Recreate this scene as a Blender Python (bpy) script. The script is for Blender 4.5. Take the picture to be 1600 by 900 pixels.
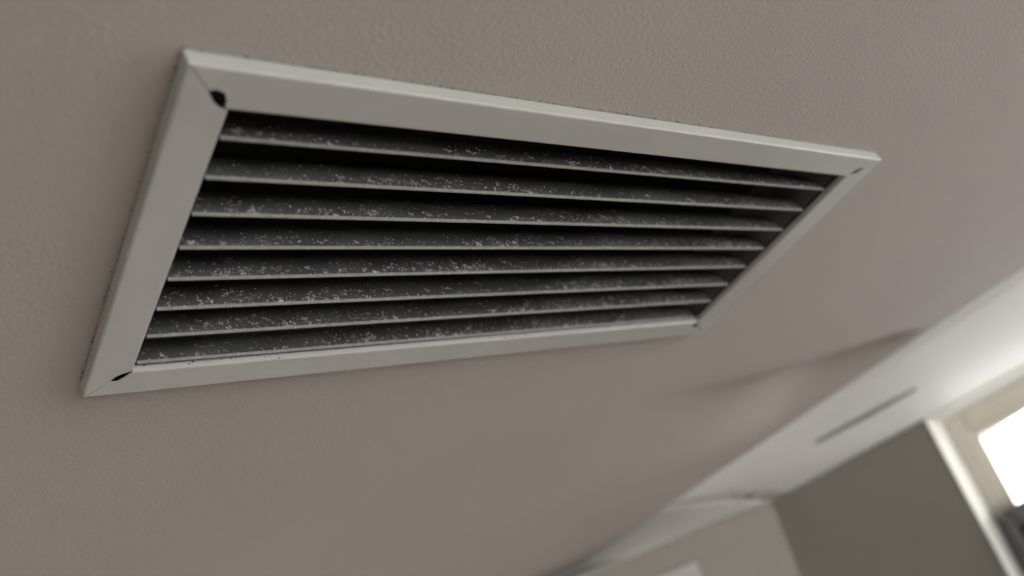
import bpy, bmesh, math, random
from mathutils import Vector, Matrix
random.seed(11)
S = bpy.context.scene
COL = S.collection
for o in list(bpy.data.objects): bpy.data.objects.remove(o)

HC = 2.45            # ceiling height; the drawing below uses z = 0 at the ceiling and adds HC
# ------------------------------------------------------------------ camera
RIGHT = Vector((0.76745286, -0.48262984, -0.42200064))
DOWN = Vector((-0.02925197, 0.63119258, -0.77507435))
FWD = Vector((0.64043768, 0.60717738, 0.47029268))
EYE = Vector((-0.13926224, -0.2459068, -0.34146895 + HC))
cam = bpy.data.cameras.new('camera')
cam_o = bpy.data.objects.new('camera', cam); COL.objects.link(cam_o)
m = Matrix.Identity(4)
for i in range(3):
    m[i][0] = RIGHT[i]; m[i][1] = -DOWN[i]; m[i][2] = -FWD[i]; m[i][3] = EYE[i]
cam_o.matrix_world = m
cam.sensor_width = 36.0; cam.lens = 1318.3 / 1600 * 36.0
cam.clip_start = 0.02
cam.dof.use_dof = True; cam.dof.focus_distance = 0.60; cam.dof.aperture_fstop = 3.3
S.camera = cam_o

# ------------------------------------------------------------------ world, lights, exposure
W = bpy.data.worlds.new('overcast'); S.world = W; W.use_nodes = True
bg = W.node_tree.nodes['Background']
bg.inputs['Color'].default_value = (1.0, 0.99, 0.985, 1); bg.inputs['Strength'].default_value = 6.5
S.view_settings.view_transform = 'Standard'; S.view_settings.look = 'None'
S.view_settings.gamma = 1.0; S.view_settings.use_curve_mapping = False
S.view_settings.exposure = -0.16

# frame of the sloping window wall (unit vectors along, down the slope, outwards) and its corner
P0 = Vector((1.54880182, 0.95549963, -0.06 + HC))
E1 = Vector((0.68840854, -0.72532243, -0.00102787)).normalized()
E2 = Vector((0.34048973, 0.32441178, -0.88250991)).normalized()
E3 = Vector((0.64043768, 0.60717738, 0.47029268)).normalized()
def wp(a, b, c=0.0): return P0 + E1 * a + E2 * b + E3 * c

def portal(name, mat, sx, sy):
    l = bpy.data.lights.new(name, 'AREA'); l.shape = 'RECTANGLE'; l.size = sx; l.size_y = sy
    l.cycles.is_portal = True
    o = bpy.data.objects.new(name, l); COL.objects.link(o); o.matrix_world = mat
# window in the sloping wall (opening 0.41..1.21 along, 0.10..1.05 down)
WA0, WA1, WB0, WB1 = 0.403, 1.75, 0.004, 1.05
mm = Matrix.Identity(4)
pc = wp((WA0 + WA1) / 2, (WB0 + WB1) / 2, 0.2)
for i in range(3):
    mm[i][0] = E1[i]; mm[i][1] = -E2[i]; mm[i][2] = E3[i]; mm[i][3] = pc[i]
portal('window_portal', mm, WA1 - WA0, WB1 - WB0)
# window in the back wall
BW = dict(u0=-0.5, u1=2.6, z0=HC - 2.0, z1=HC - 0.16, v=-2.8)
mm = Matrix.Translation(((BW['u0'] + BW['u1']) / 2, BW['v'] - 0.16, (BW['z0'] + BW['z1']) / 2)) @ Matrix.Rotation(math.radians(-90), 4, 'X')
portal('back_window_portal', mm, BW['u1'] - BW['u0'], BW['z1'] - BW['z0'])

# ------------------------------------------------------------------ materials
def mat(name, col, rough=0.6, var=0.0, vscale=8.0, bump=0.0, bscale=200.0, spec=0.3, col2=None, stretch=(1, 1, 1), metal=0.0):
    M = bpy.data.materials.new(name); M.use_nodes = True
    N = M.node_tree.nodes; L = M.node_tree.links
    p = N['Principled BSDF']
    p.inputs['Base Color'].default_value = (*col, 1); p.inputs['Roughness'].default_value = rough
    p.inputs['Specular IOR Level'].default_value = spec; p.inputs['Metallic'].default_value = metal
    tc = N.new('ShaderNodeTexCoord'); mp = N.new('ShaderNodeMapping'); mp.inputs['Scale'].default_value = stretch
    L.new(tc.outputs['Object'], mp.inputs['Vector'])
    if var > 0:
        n = N.new('ShaderNodeTexNoise'); n.inputs['Scale'].default_value = vscale; n.inputs['Detail'].default_value = 6
        L.new(mp.outputs['Vector'], n.inputs['Vector'])
        r = N.new('ShaderNodeValToRGB'); r.color_ramp.elements[0].position = 0.32; r.color_ramp.elements[1].position = 0.68
        c2 = col2 or tuple(c * (1 - var) for c in col)
        r.color_ramp.elements[0].color = (*c2, 1); r.color_ramp.elements[1].color = (*col, 1)
        L.new(n.outputs['Fac'], r.inputs['Fac']); L.new(r.outputs['Color'], p.inputs['Base Color'])
    if bump > 0:
        n2 = N.new('ShaderNodeTexNoise'); n2.inputs['Scale'].default_value = bscale; n2.inputs['Detail'].default_value = 3
        L.new(mp.outputs['Vector'], n2.inputs['Vector'])
        b = N.new('ShaderNodeBump'); b.inputs['Strength'].default_value = 1.0; b.inputs['Distance'].default_value = bump
        L.new(n2.outputs['Fac'], b.inputs['Height']); L.new(b.outputs['Normal'], p.inputs['Normal'])
    return M

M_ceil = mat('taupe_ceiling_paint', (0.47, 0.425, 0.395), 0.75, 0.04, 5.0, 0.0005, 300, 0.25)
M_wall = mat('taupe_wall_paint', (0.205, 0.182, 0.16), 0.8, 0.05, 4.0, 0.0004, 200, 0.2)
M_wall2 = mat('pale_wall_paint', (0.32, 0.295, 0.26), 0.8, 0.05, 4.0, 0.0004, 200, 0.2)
M_side = mat('pale_side_wall_paint', (0.78, 0.74, 0.69), 0.85, 0.04, 3.0)
M_cove2 = mat('shaded_cove_paint', (0.48, 0.465, 0.44), 0.5, 0.04, 6.0)  # cove white darkened in the colour to stand for the left facet's shade
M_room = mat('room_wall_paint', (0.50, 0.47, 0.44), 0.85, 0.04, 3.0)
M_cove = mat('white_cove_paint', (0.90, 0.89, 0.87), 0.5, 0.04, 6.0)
M_white = mat('white_gloss_paint', (0.86, 0.84, 0.78), 0.35, 0.04, 10.0)
M_cream = mat('cream_sash_paint', (0.66, 0.61, 0.51), 0.4, 0.04, 10.0)
M_frame = mat('offwhite_vent_enamel', (0.50, 0.49, 0.46), 0.33, 0.06, 14.0, 0.00004, 500, 0.5)
M_edge = mat('grey_slat_edge', (0.33, 0.325, 0.305), 0.5, 0.25, 120.0, 0, 1, 0.3)
M_slat = mat('sooty_slat_enamel', (0.105, 0.105, 0.10), 0.55, 0.5, 60.0, 0.0001, 900, 0.3, stretch=(0.35, 1, 1))
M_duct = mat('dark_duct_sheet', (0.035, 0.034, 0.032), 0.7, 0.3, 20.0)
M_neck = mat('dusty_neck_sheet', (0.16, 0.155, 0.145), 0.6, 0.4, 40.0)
M_dust = mat('pale_grey_dust', (0.74, 0.73, 0.68), 1.0, 0.3, 400.0, 0, 1, 0.0)
M_grime = mat('brown_grime', (0.10, 0.075, 0.055), 1.0, 0.4, 300.0, 0, 1, 0.0)
M_floor = mat('oak_floorboards', (0.11, 0.09, 0.078), 0.5, 0.25, 6.0, stretch=(1, 8, 1))
M_dark = mat('charcoal_cloth', (0.035, 0.031, 0.032), 0.9, 0.3, 30.0)
M_greyedge = mat('grey_blind_rail', (0.11, 0.11, 0.105), 0.6, 0.1, 20.0)
M_slot = mat('grey_slot_seal', (0.30, 0.285, 0.27), 0.7, 0.1, 30.0)
M_glass = bpy.data.materials.new('window_glass'); M_glass.use_nodes = True
_n = M_glass.node_tree.nodes; _l = M_glass.node_tree.links
_n.remove(_n['Principled BSDF'])
_t = _n.new('ShaderNodeBsdfTransparent'); _t.inputs['Color'].default_value = (0.97, 0.98, 0.97, 1)
_g = _n.new('ShaderNodeBsdfGlossy'); _g.inputs['Roughness'].default_value = 0.02
_x = _n.new('ShaderNodeMixShader'); _x.inputs['Fac'].default_value = 0.06
_l.new(_t.outputs[0], _x.inputs[1]); _l.new(_g.outputs[0], _x.inputs[2]); _l.new(_x.outputs[0], _n['Material Output'].inputs['Surface'])

# ------------------------------------------------------------------ helpers
def link(name, me, material, parent=None, smooth=False, **props):
    o = bpy.data.objects.new(name, me); COL.objects.link(o)
    if material is not None and not me.materials: me.materials.append(material)
    if smooth:
        for p in me.polygons: p.use_smooth = True
    if parent is not None: o.parent = parent
    for k, v in props.items(): o[k] = v
    return o
def from_bm(name, bm, material, parent=None, smooth=False, recalc=True, **props):
    if recalc: bmesh.ops.recalc_face_normals(bm, faces=bm.faces)
    me = bpy.data.meshes.new(name); bm.to_mesh(me); bm.free()
    return link(name, me, material, parent, smooth, **props)
def slab(bm, pts, off):
    """a plate: polygon pts, thickness vector off"""
    off = Vector(off)
    a = [bm.verts.new(p) for p in pts]; b = [bm.verts.new(Vector(p) + off) for p in pts]
    bm.faces.new(a); bm.faces.new(b[::-1])
    for i in range(len(a)):
        j = (i + 1) % len(a); bm.faces.new((a[i], b[i], b[j], a[j]))
def box(bm, lo, hi):
    slab(bm, [(lo[0], lo[1], lo[2]), (hi[0], lo[1], lo[2]), (hi[0], hi[1], lo[2]), (lo[0], hi[1], lo[2])], (0, 0, hi[2] - lo[2]))
def wbox(bm, a0, a1, b0, b1, c0, c1):
    slab(bm, [wp(a0, b0, c0), wp(a1, b0, c0), wp(a1, b1, c0), wp(a0, b1, c0)], E3 * (c1 - c0))
def bevel_all(bm, w, seg=2):
    bmesh.ops.bevel(bm, geom=list(bm.edges), offset=w, segments=seg, affect='EDGES', profile=0.5)

# ------------------------------------------------------------------ the room shell
U, V = 0.666, 0.2835              # outer size of the vent frame
IU0, IU1, IV0, IV1 = 0.0265, 0.6335, 0.0252, 0.2570
# ceiling: one surface with the vent opening cut in it and a shallow added step near the cove
def sstep(x, a, b):
    t = min(1, max(0, (x - a) / (b - a))); return t * t * (3 - 2 * t)
def ceil_z(u, v):
    # a step shaped in to shade a soft dark band; surface lies higher beyond
    line = 0.470 - 0.075 * sstep(u, 0.95, 1.45)
    along = sstep(u, 0.62, 1.15)
    return HC + (0.016 + 0.034 * sstep(u, 1.0, 1.3)) * along * sstep(v, line - 0.05, line + 0.025) * (1 - sstep(v, line + 0.05, line + 0.30)) * (1 - sstep(u + 0.3157 * (v - 0.19), 1.38, 1.47))
us = [-2.6, -1.8, -1.2, -0.8, -0.5, -0.3, -0.15, 0.014] + [0.014 + (0.652 - 0.014) * i / 32 for i in range(1, 33)] + [0.652 + 0.018 * i for i in range(1, 50)] + [1.7, 2.0, 2.4, 3.0, 3.6]
vs = [-2.95, -2.15, -1.5, -1.0, -0.6, -0.3, -0.1, 0.014, 0.08, 0.14, 0.21, 0.2695] + [0.2695 + 0.0155 * i for i in range(1, 40)] + [1.0, 1.2, 1.6, 2.2, 3.0]
bm = bmesh.new()
gv = [[bm.verts.new((u, v, ceil_z(u, v))) for u in us] for v in vs]
for j in range(len(vs) - 1):
    for i in range(len(us) - 1):
        if us[i] >= 0.0139 and us[i + 1] <= 0.6521 and vs[j] >= 0.0139 and vs[j + 1] <= 0.2696: continue
        bm.faces.new((gv[j][i], gv[j + 1][i], gv[j + 1][i + 1], gv[j][i + 1]))
from_bm('ceiling', bm, M_ceil, smooth=True, recalc=False, kind='structure', label='taupe painted ceiling with fine orange peel texture')

bm = bmesh.new(); box(bm, (-2.6, -2.95, -0.1), (4.6, 4.2, 0.0))
from_bm('floor', bm, M_floor, kind='structure', label='pale wooden floor of the room')
bm = bmesh.new(); box(bm, (-2.7, -2.95, 0.0), (-2.6, 3.0, HC))
from_bm('wall_left', bm, M_side, kind='structure', label='plain painted side wall')
# back wall with its window opening
bm = bmesh.new(); v0 = BW['v']
for lo, hi in (((-2.6, v0 - 0.15, 0), (BW['u0'], v0, HC)), ((BW['u1'], v0 - 0.15, 0), (4.6, v0, HC)),
               ((BW['u0'], v0 - 0.15, 0), (BW['u1'], v0, BW['z0'])), ((BW['u0'], v0 - 0.15, BW['z1']), (BW['u1'], v0, HC))):
    box(bm, lo, hi)
from_bm('wall_back', bm, M_room, kind='structure', label='painted wall with a wide window behind the viewer')
w2 = bpy.data.objects.new('window_2', None); COL.objects.link(w2); w2['kind'] = 'structure'; w2['label'] = 'wide window in the wall behind the viewer'
w2.location = (BW['u0'], v0 - 0.08, BW['z0'])
def w2part(name, lo, hi, mt):
    b = bmesh.new(); box(b, [lo[i] - w2.location[i] for i in range(3)], [hi[i] - w2.location[i] for i in range(3)]); from_bm(name, b, mt, w2)
um = (BW['u0'] + BW['u1']) / 2
for a, b in ((BW['u0'], BW['u0'] + 0.05), (um - 0.025, um + 0.025), (BW['u1'] - 0.05, BW['u1'])):
    w2part('frame_stile', (a, v0 - 0.12, BW['z0']), (b, v0 - 0.06, BW['z1']), M_white)
for a, b in ((BW['u0'] + 0.05, um - 0.025), (um + 0.025, BW['u1'] - 0.05)):
    for c in (BW['z0'], BW['z1'] - 0.05):
        w2part('frame_rail', (a, v0 - 0.12, c), (b, v0 - 0.06, c + 0.05), M_white)
    w2part('pane', (a, v0 - 0.092, BW['z0'] + 0.05), (b, v0 - 0.088, BW['z1'] - 0.05), M_glass)

# sloping wall with the bright window, built in the slope's own plane; rounded off by the cove above
CORN = lambda b: -0.126 * b       # the corner to the pale wall runs a little askew
BEND = 2.66
bm = bmesh.new(); T = E3 * 0.03
def wquad(pts): slab(bm, [wp(*p) for p in pts], T)
wquad([(0, 0), (WA0, 0), (WA0, BEND), (CORN(BEND), BEND)])
wquad([(WA1, 0), (3.0, 0), (3.0, BEND), (WA1, BEND)])
wquad([(WA0, WB1), (WA1, WB1), (WA1, BEND), (WA0, BEND)])
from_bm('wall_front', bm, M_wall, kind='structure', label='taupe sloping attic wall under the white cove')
# pale wall left of the corner
L1 = Vector((1.14020038, 1.1429645, -0.035 + HC))
LD = (L1 - P0); LL = LD.length; LD.normalize()
CD = (E2 - E1 * 0.126).normalized()
def lp(s, t, n=0.0): return P0 + LD * s + CD * t + LN * n
LN = LD.cross(CD).normalized()
if LN.dot(EYE - P0) < 0: LN = -LN         # towards the room
bm = bmesh.new(); slab(bm, [lp(0, 0), lp(1.0, 0), lp(1.0, 2.66), lp(0, 2.66)], -LN * 0.03)
from_bm('wall_right', bm, M_wall2, kind='structure', label='pale wall meeting the sloping wall at the corner')
q = lp(1.0, 0)
bm = bmesh.new(); box(bm, (-2.6, q.y, 0), (q.x + 0.3, q.y + 0.1, HC))
bm2 = bm
from_bm('wall_end', bm2, M_side, kind='structure', label='plain wall closing the room beyond the vent')

# the cove: two curved white facets between ceiling and walls, mitred at the corner
def CPROF(s, f=1.0, k=0.05):        # falls quickly, then runs level and a little up again; hollow where the facets meet at the corner
    w = math.exp(-f / k)
    return (1 - w) * (1 - (1 - s) ** 2.2 + 0.15 * s * math.sin(math.pi * s)) + w * s ** 2.0
def cove(name, top0, top1, low0, low1, nu, label, paint, mid=None):
    bm = bmesh.new(); NS = 14; g = []
    for i in range(nu + 1):
        f = i / nu
        A = top0.lerp(top1, f) if mid is None else (top0.lerp(mid, f / 0.45) if f < 0.45 else mid.lerp(top1, (f - 0.45) / 0.55)); B = low0.lerp(low1, f); row = []
        for k in range(NS + 1):
            s = k / NS; p = A.lerp(B, s)
            bulge = CPROF(s, f, 0.05 if mid is None else 0.25)
            p.z = A.z + (B.z - A.z) * bulge
            row.append(bm.verts.new(p))
        g.append(row)
    for i in range(nu):
        for k in range(NS): bm.faces.new((g[i][k], g[i + 1][k], g[i + 1][k + 1], g[i][k + 1]))
    bmesh.ops.recalc_face_normals(bm, faces=bm.faces)
    o = from_bm(name, bm, paint, smooth=True, recalc=False, kind='structure', label=label)
    md = o.modifiers.new('thickness', 'SOLIDIFY'); md.thickness = 0.004; md.offset = 0
    return o
HIP = Vector((1.2295, 0.9797, HC))
cdir = Vector((1.4787 - 1.2295, 0.1904 - 0.9797, 0)); 
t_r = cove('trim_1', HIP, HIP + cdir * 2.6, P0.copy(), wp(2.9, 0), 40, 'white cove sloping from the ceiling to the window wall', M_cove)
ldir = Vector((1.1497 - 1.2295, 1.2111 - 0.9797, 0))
t_l = cove('trim_2', HIP, Vector((lp(1.0, 0).x + 0.015, lp(1.0, 0).y + 0.035, HC)), P0.copy(), lp(1.0, 0), 24, 'white cove above the pale corner wall, its shade painted in as grey', M_cove2, HIP + ldir * 0.99)

# ------------------------------------------------------------------ window in the sloping wall
w1 = bpy.data.objects.new('window_1', None); COL.objects.link(w1); w1['kind'] = 'structure'
w1['label'] = 'bright roof window with splayed white surround'
def w1p(name, bm, mt): 
    bm2 = bm; return from_bm(name, bm2, mt, w1)
SP = 0.05; DP = 0.06          # splay of the lining and its depth
def lining(p):                  # one splayed board of the lining
    b = bmesh.new(); slab(b, [wp(*x) for x in p], E3 * 0.012); return b
w1p('lining_board', lining([(WA0 - 0.004, WB0, -0.004), (WA0 - 0.004, WB1, -0.004), (WA0 + SP, WB1 - SP, DP), (WA0 + SP, WB0 + SP, DP)]), M_white)
w1p('lining_board', lining([(WA1, WB0, -0.004), (WA1, WB1, -0.004), (WA1 - SP, WB1 - SP, DP), (WA1 - SP, WB0 + SP, DP)]), M_white)
w1p('lining_board', lining([(WA0 - 0.004, WB0, -0.004), (WA1, WB0, -0.004), (WA1 - SP, WB0 + SP, DP), (WA0 + SP, WB0 + SP, DP)]), M_white)
w1p('lining_board', lining([(WA0, WB1, -0.004), (WA1, WB1, -0.004), (WA1 - SP, WB1 - SP, DP), (WA0 + SP, WB1 - SP, DP)]), M_white)
A0, A1, B0, B1 = WA0 + SP, WA1 - SP, WB0 + SP, WB1 - SP
FW = 0.05
for (a0, a1, b0, b1) in ((A0, A0 + FW, B0, B1), (A1 - FW, A1, B0, B1), (A0 + FW, A1 - FW, B0, B0 + FW), (A0 + FW, A1 - FW, B1 - FW, B1)):
    b = bmesh.new(); wbox(b, a0, a1, b0, b1, DP, DP + 0.05); bevel_all(b, 0.006); w1p('sash_member', b, M_cream)
BD = 0.024
for (a0, a1, b0, b1) in ((A0 + FW, A0 + FW + BD, B0 + FW, B1 - FW), (A1 - FW - BD, A1 - FW, B0 + FW, B1 - FW), (A0 + FW + BD, A1 - FW - BD, B0 + FW, B0 + FW + BD), (A0 + FW + BD, A1 - FW - BD, B1 - FW - BD, B1 - FW)):
    b = bmesh.new(); wbox(b, a0, a1, b0, b1, DP + 0.02, DP + 0.05); bevel_all(b, 0.004); w1p('glazing_bead', b, M_cream)
b = bmesh.new(); wbox(b, A0 + FW + BD, A1 - FW - BD, B0 + FW + BD, B1 - FW - BD, DP + 0.03, DP + 0.035); w1p('pane', b, M_glass)

# ------------------------------------------------------------------ THE VENT
FZ = -0.011                     # face of the frame below the ceiling
vent = bpy.data.objects.new('ceiling_vent', None); COL.objects.link(vent); vent.location = (0, 0, HC)
vent['label'] = 'dusty off-white louvred air vent set in the taupe ceiling'; vent['category'] = 'air vent'
G = 0.00022
def member(name, outer, inner, pts, label=None):
    """frame member: plan outline pts (first four = outer0, outer1, ... ) extruded; long outer and inner edges rounded"""
    bm = bmesh.new(); top = -0.0007
    slab(bm, [(x, y, FZ) for x, y in pts], (0, 0, top - FZ))
    bmesh.ops.recalc_face_normals(bm, faces=bm.faces)
    bm.edges.ensure_lookup_table()
    def near(e, seg, tol=1e-5):
        a, b = e.verts[0].co, e.verts[1].co
        if abs(a.z - FZ) > 1e-6 or abs(b.z - FZ) > 1e-6: return False
        s0, s1 = [Vector((*s, FZ)) for s in seg]
        return ((a - s0).length < tol and (b - s1).length < tol) or ((a - s1).length < tol and (b - s0).length < tol)
    eo = [e for e in bm.edges if near(e, outer)]
    bmesh.ops.bevel(bm, geom=eo, offset=(0.0026 if outer[0][0] > 0.5 and outer[1][0] > 0.5 else 0.0015), segments=4, affect='EDGES', profile=0.5)
    ei = [e for e in bm.edges if near(e, inner)]
    bmesh.ops.bevel(bm, geom=ei, offset=0.0014, segments=3, affect='EDGES', profile=0.5)
    # folded sheet: keep the face, the outer skirt and the inner lip, open behind and at the mitres
    kill = [f for f in bm.faces if f.normal.z > 0.5 and abs(f.calc_center_median().z - top) < 1e-5]
    kill += [f for f in bm.faces if abs(f.normal.z) < 0.1 and f.calc_area() < 0.0006]
    bmesh.ops.delete(bm, geom=kill, context='FACES_ONLY')
    s0, s1 = Vector(inner[0]), Vector(inner[1])
    for v in bm.verts:                                   # the inner lip is only half as deep as the skirt
        if abs(v.co.z - top) < 1e-5 and min((v.co.xy - s0).length, (v.co.xy - s1).length) < 1e-5: v.co.z = FZ + 0.0056
    o = from_bm(name, bm, M_frame, vent, recalc=False)
    md = o.modifiers.new('sheet', 'SOLIDIFY'); md.thickness = 0.0008; md.offset = -1
    if label: o['label'] = label
    return o
c_tl, c_tr, c_br, c_bl = (0, 0), (U, 0), (U, V), (0, V)
i_tl, i_tr, i_br, i_bl = (IU0, IV0), (IU1, IV0), (IU1, IV1), (IU0, IV1)
def mix(a, b, t): return (a[0] + (b[0] - a[0]) * t, a[1] + (b[1] - a[1]) * t)
def sh(p, dx, dy): return (p[0] + dx, p[1] + dy)
# the mitres gape: each joint has a ragged dark hole near its inner end
o0, o1, n0, n1 = (2 * G, 0), (U - 2 * G, 0), (0.0268, IV0), (IU1 - G, IV0)
member('frame_rail', (o0, o1), (n1, n0), [o0, o1, (0.6495, 0.01215), (0.6435, 0.0132), (0.6378, 0.0166), (0.6362, 0.0205), (0.6355, 0.0232), n1, n0,
       (0.0244, 0.0240), (0.0243, 0.0205), (0.0222, 0.0152), (0.0172, 0.0132), (0.0139, 0.0146)])
o0, o1, n0, n1 = (2 * G, V), (U - 2 * G, V), (0.0270, IV1 + G), (IU1 - G, IV1 + G)
member('frame_rail', (o0, o1), (n1, n0), [o1, o0, (0.0139, 0.2673), (0.0188, 0.2672), (0.0228, 0.2628), (0.0248, 0.2600), n0, n1,
       (0.6337, 0.2582), (0.6308, 0.2592), (0.6302, 0.2640), (0.6330, 0.2672), (0.6440, 0.2660)])
o0, o1, n0, n1 = (0, 2 * G), (0, V - 2 * G), (IU0, 0.0262), (IU0, 0.2558)
member('frame_stile', (o0, o1), (n0, n1), [o0, (0.0136, 0.0152), (0.0180, 0.0218), (0.0222, 0.0250), n0, n1,
       (0.0205, 0.2582), (0.0163, 0.2615), (0.0137, 0.2668), o1])
o0, o1, n0, n1 = (U, 2 * G), (U, V - 2 * G), (IU1, IV0 + 0.0006), (IU1, IV1 - 0.0004)
member('frame_stile', (o0, o1), (n0, n1), [o1, (0.6444, 0.2654), (0.6395, 0.2655), (0.6378, 0.2605), (0.6350, 0.2578), n1, n0,
       (0.6378, 0.0224), (0.6448, 0.0203), (0.6500, 0.0128), o0])

# neck behind the frame: dark flange, four sheet walls; then the black duct above it
bm = bmesh.new(); Z1 = -0.0015
f = (0.004, 0.0285, IU1 + 0.0005, U - 0.004); g = (0.004, IV0 - 0.001, IV1 + 0.0012, V - 0.004)
for lo, hi in (((f[0], g[0]), (f[3], g[1])), ((f[0], g[2]), (f[3], g[3])), ((f[0], g[1]), (0.0268, g[2])), ((IU1 + 0.0022, g[1]), (f[3], g[2]))):
    box(bm, (lo[0], lo[1], Z1 - 0.0008), (hi[0], hi[1], Z1))
from_bm('flange', bm, M_duct, vent)
NZ = 0.055
bm = bmesh.new()
for lo, hi in (((0.0258, IV0 - 0.001, Z1), (0.0268, IV1 + 0.001, NZ)), ((IU1 + 0.0022, IV0 - 0.001, Z1), (IU1 + 0.0032, IV1 + 0.001, NZ)),
               ((0.0258, IV0 - 0.0022, Z1), (IU1 + 0.0032, IV0 - 0.001, NZ)), ((0.0258, IV1 + 0.001, Z1), (IU1 + 0.0032, IV1 + 0.0022, NZ))):
    box(bm, lo, hi)
from_bm('neck', bm, M_neck, vent)
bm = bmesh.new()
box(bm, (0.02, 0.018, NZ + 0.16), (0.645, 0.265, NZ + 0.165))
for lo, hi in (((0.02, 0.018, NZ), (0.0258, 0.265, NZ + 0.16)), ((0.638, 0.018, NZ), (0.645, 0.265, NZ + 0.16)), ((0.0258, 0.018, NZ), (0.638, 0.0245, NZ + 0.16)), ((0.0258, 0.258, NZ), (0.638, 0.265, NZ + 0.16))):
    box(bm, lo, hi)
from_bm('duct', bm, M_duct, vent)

# slats
X0, X1 = 0.0297, 0.6268
PROF = [(0.0, 0.0), (0.0006, 0.005), (0.0016, 0.010), (0.0031, 0.015), (0.0050, 0.0200), (0.0078, 0.0250)]
TH = 0.0011
def prof_at(s):
    s = max(0, min(0.9999, s)) * (len(PROF) - 1); i = int(s); f = s - i
    a, b = PROF[i], PROF[i + 1]; d = Vector((b[0] - a[0], b[1] - a[1])).normalized()
    return (a[0] + (b[0] - a[0]) * f, a[1] + (b[1] - a[1]) * f), d
bm = bmesh.new(); nx = 24; rows = []
for i in range(nx + 1):
    x = X0 + (X1 - X0) * i / nx
    ring = [bm.verts.new((x, y, z)) for y, z in PROF] + [bm.verts.new((x, y + TH, z - 0.0003)) for y, z in PROF[::-1]]
    rows.append(ring)
n = len(rows[0])
for i in range(nx):
    for k in range(n): bm.faces.new((rows[i][k], rows[i + 1][k], rows[i + 1][(k + 1) % n], rows[i][(k + 1) % n]))
bm.faces.new(rows[0]); bm.faces.new(rows[-1][::-1])
bmesh.ops.recalc_face_normals(bm, faces=bm.faces)
slat_me = bpy.data.meshes.new('slat'); bm.to_mesh(slat_me); bm.free(); slat_me.materials.append(M_slat)
bm = bmesh.new(); box(bm, (X0 - 0.0004, -0.0003, -0.0018), (X1 + 0.0004, TH + 0.0003, 0.0006)); bevel_all(bm, 0.0005, 2)
bmesh.ops.recalc_face_normals(bm, faces=bm.faces)
edge_me = bpy.data.meshes.new('lower_edge'); bm.to_mesh(edge_me); bm.free(); edge_me.materials.append(M_edge)

class Bits:
    def __init__(s): s.v = []; s.f = []
    def blob(s, c, ax, ay, az, rx, ry, rz):
        b = len(s.v)
        for d in ((1, 0, 0), (-1, 0, 0), (0, 1, 0), (0, -1, 0), (0, 0, 1), (0, 0, -1)):
            k = random.uniform(0.6, 1.25)
            s.v.append(c + ax * (d[0] * rx * k) + ay * (d[1] * ry * k) + az * (d[2] * rz))
        for t in ((0, 2, 4), (2, 1, 4), (1, 3, 4), (3, 0, 4), (2, 0, 5), (1, 2, 5), (3, 1, 5), (0, 3, 5)): s.f.append([b + i for i in t])
    def make(s, name, mt, parent, **kw):
        me = bpy.data.meshes.new(name); me.from_pydata([tuple(p) for p in s.v], [], s.f); me.update()
        return link(name, me, mt, parent, True, **kw)
def dust_for(slat, k, dens):
    B = Bits()
    def put(x, s, r, el=1.0, ang=None):
        (y, z), d = prof_at(s)
        tx = Vector((1, 0, 0)); ty = Vector((0, d.x, d.y)); tn = Vector((0, -d.y, d.x))
        if tn.y > 0: tn = -tn
        a = random.uniform(0, math.pi) if ang is None else ang
        ax = tx * math.cos(a) + ty * math.sin(a); ay = -tx * math.sin(a) + ty * math.cos(a)
        B.blob(Vector((x, y, z)) + tn * (r * 0.25), ax, ay, tn, r * el, r, r * 0.5)
    def clump(x, s, nb, r, spread):
        for i in range(nb):
            put(max(X0 + 0.002, min(X1 - 0.002, random.gauss(x, spread))), max(0.03, min(0.9, s + random.gauss(0, spread * 0.8 / 0.028))), r * random.uniform(0.35, 1.1), random.uniform(1, 1.8))
    def fibre(x, s, L):
        a = random.uniform(0, math.pi); r = random.uniform(0.00016, 0.00026)
        for i in range(int(L / 0.0007)):
            put(x, s, r, 2.4, a); a += random.gauss(0, 0.35)
            x += math.cos(a) * 0.0007; s += math.sin(a) * 0.0007 / 0.028
            if not (X0 + 0.002 < x < X1 - 0.002 and 0.02 < s < 0.9): return
    centers = [(random.uniform(X0, X1), random.uniform(0.012, 0.05)) for _ in range(11)]
    for i in range(int(480 * dens)):
        if random.random() < 0.55:
            c = random.choice(centers); x = random.gauss(*c)
        else: x = X0 + (X1 - X0) * random.random() ** 1.1
        if not (X0 + 0.003 < x < X1 - 0.012): continue
        s = min(0.82, 0.06 + abs(random.gauss(0, 0.30))); t = random.random()
        if t < 0.66: put(x, s, random.choice((0.0002, 0.0003, 0.0004, 0.00055, 0.0008)) * random.uniform(0.8, 1.2), random.uniform(1, 1.9))
        elif t < 0.86: clump(x, s, random.randint(3, 9), random.uniform(0.0003, 0.0006), random.uniform(0.0007, 0.0014))
        elif t < 0.92: clump(x, s * 0.7, random.randint(10, 22), random.uniform(0.0004, 0.0008), random.uniform(0.0010, 0.0022))
        else: fibre(x, s, random.uniform(0.003, 0.008))
    for i in range(int(120 * dens)):                       # crumbs sitting on the lower edge, some hanging from it
        x = random.uniform(X0 + 0.003, X1 - 0.01); r = random.uniform(0.0002, 0.0005)
        z = random.choice((0.0006, 0.0005, 0.0004, -0.0018))
        B.blob(Vector((x, -0.0003 - r * 0.2, z + random.uniform(-0.0002, 0.0002))), Vector((1, 0, 0)), Vector((0, 0, 1)), Vector((0, 1, 0)), r * random.uniform(1, 2), r, r * 0.5)
    B.make('dust', M_dust, slat, kind='stuff', label='pale grey dust flecks and fluff')
PITCH = 0.0293
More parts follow.
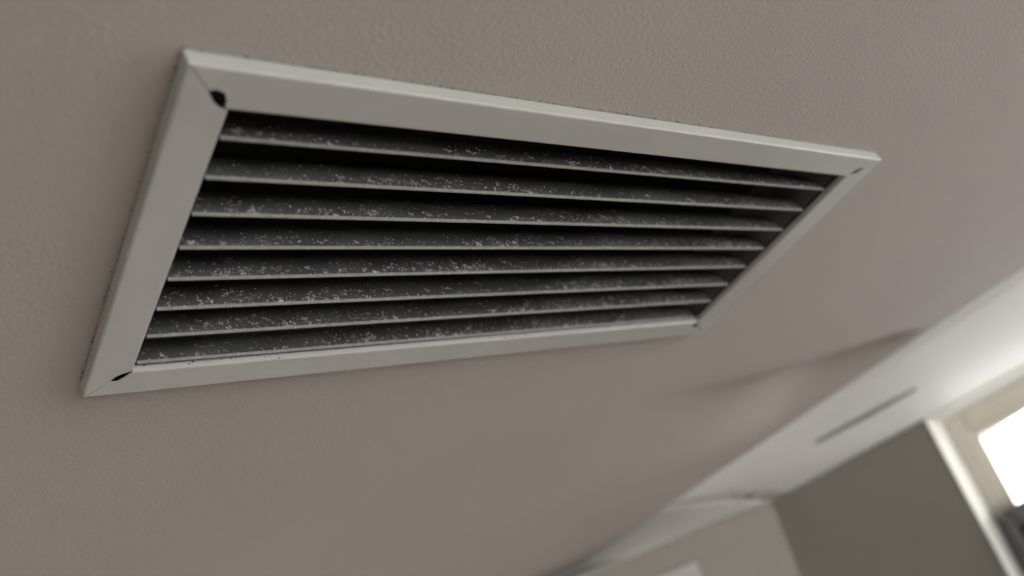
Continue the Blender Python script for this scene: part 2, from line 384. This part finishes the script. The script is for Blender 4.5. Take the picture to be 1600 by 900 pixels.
for k in range(8):
    s_o = bpy.data.objects.new('slat', slat_me); COL.objects.link(s_o); s_o.parent = vent
    s_o.location = (0, 0.0474 + PITCH * k + random.uniform(-0.0003, 0.0003), -0.0057)
    e_o = bpy.data.objects.new('lower_edge', edge_me); COL.objects.link(e_o); e_o.parent = s_o
    e_o['label'] = 'pale grey lower edge'
    dust_for(s_o, k, [0.8, 0.75, 0.95, 0.95, 1.0, 1.0, 0.95, 0.9][k])

# grime in the joint between frame and ceiling, and crumbs on the lower lip
B = Bits(); ex, ey, ez = Vector((1, 0, 0)), Vector((0, 1, 0)), Vector((0, 0, 1))
for i in range(260):
    if random.random() < 0.6: p = Vector((random.uniform(0, U), -random.uniform(0, 0.0009), -0.0003))
    else: p = Vector((-random.uniform(0, 0.0012), random.uniform(0, V), -0.0003))
    r = random.uniform(0.0002, 0.0006)
    B.blob(p, ex, ey, ez, r * random.uniform(1, 2.2), r, r * 0.5)
for i in range(70):
    p = Vector((IU0 + (IU1 - IU0) * random.random() ** 1.6, IV1 - 0.0001, random.uniform(FZ + 0.001, -0.003)))
    r = random.uniform(0.0002, 0.0006)
    B.blob(p, ex, ey, ez, r * random.uniform(1, 3), r * 0.5, r)
B.make('grime', M_grime, vent, kind='stuff', label='dark crumbs of dirt along the frame joint')

# ------------------------------------------------------------------ small things by the window
# slot running along the white cove
def cove_pt(px, py):       # point on the cove under a plan position
    A, Bv = HIP, P0
    best = None
    for i in range(0, 400):
        f = i / 400
        a = HIP.lerp(HIP + cdir * 2.6, f); b = P0.lerp(wp(2.9, 0), f)
        d = Vector((b.x - a.x, b.y - a.y)); w = Vector((px - a.x, py - a.y))
        s = w.dot(d) / d.length_squared
        e = (w - d * s).length
        if best is None or e < best[0]: best = (e, f, s)
    _, f, s = best
    a = HIP.lerp(HIP + cdir * 2.6, f); b = P0.lerp(wp(2.9, 0), f); p = a.lerp(b, s)
    p.z = a.z + (b.z - a.z) * CPROF(s, f)
    return p
q0, q1 = Vector((1.4497, 0.7094)), Vector((1.5745, 0.5236))
bm = bmesh.new(); prev = None; side = Vector((0.74, 0.67, 0)).normalized()
for i in range(17):
    f = i / 16; c = q0.lerp(q1, f); w = 0.011 * (0.25 + 0.75 * math.sin(math.pi * min(1, max(0, 0.08 + 0.84 * f))))
    pa = cove_pt(c.x - side.x * w, c.y - side.y * w); pb = cove_pt(c.x + side.x * w, c.y + side.y * w)
    ring = [bm.verts.new(pa + Vector((0, 0, dz))) for dz in (0.001, -0.0045)] + [bm.verts.new(pb + Vector((0, 0, dz))) for dz in (-0.0045, 0.001)]
    if prev:
        for k in range(4): bm.faces.new((prev[k], ring[k], ring[(k + 1) % 4], prev[(k + 1) % 4]))
    else: bm.faces.new(ring)
    prev = ring
bm.faces.new(prev[::-1])
from_bm('slot_seal', bm, M_slot, t_r)
# dark cap at the cove corner
bm = bmesh.new(); bmesh.ops.create_uvsphere(bm, u_segments=16, v_segments=10, radius=0.014)
pc = cove_pt(1.475, 0.935)
for v in bm.verts: v.co = Vector((v.co.x * 1.3, v.co.y, v.co.z * 0.6)) + pc
from_bm('screw_cap', bm, M_slot, t_r, True)

# dark blind panel over the lower part of the window
bp = bpy.data.objects.new('blind_panel', None); COL.objects.link(bp)
bp['label'] = 'dark charcoal panel with grey edge covering the lower part of the window'; bp['category'] = 'window blind'
b = bmesh.new(); wbox(b, 0.455, 1.73, 0.30, 0.98, -0.035, -0.015); bevel_all(b, 0.008); from_bm('cloth', b, M_dark, bp)
for r in ((0.428, 0.455, 0.275, 1.0), (1.73, 1.755, 0.275, 1.0), (0.455, 1.73, 0.272, 0.30), (0.455, 1.73, 0.98, 1.0)):
    b = bmesh.new(); wbox(b, *r, -0.045, -0.002); bevel_all(b, 0.006); from_bm('edge_rail', b, M_greyedge, bp)

# white door head on the pale wall
dr = bpy.data.objects.new('door_1', None); COL.objects.link(dr); dr['kind'] = 'structure'; dr['label'] = 'white door casing low on the pale wall'
def lbox(s0, s1, t0, t1, n0, n1):
    b = bmesh.new(); slab(b, [lp(s0, t0, n0), lp(s1, t0, n0), lp(s1, t1, n0), lp(s0, t1, n0)], LN * (n1 - n0)); return b
for nm, r, n1, mt in (('casing_head', (0.235, 0.98, 0.060, 0.125), 0.014, M_cove2), ('casing_jamb', (0.235, 0.30, 0.125, 2.10), 0.014, M_cove2),
                      ('casing_jamb', (0.915, 0.98, 0.125, 2.10), 0.014, M_cove2), ('door_leaf', (0.30, 0.915, 0.125, 2.10), 0.006, M_cove2)):
    from_bm(nm, lbox(*r, 0.0, n1), mt, dr)
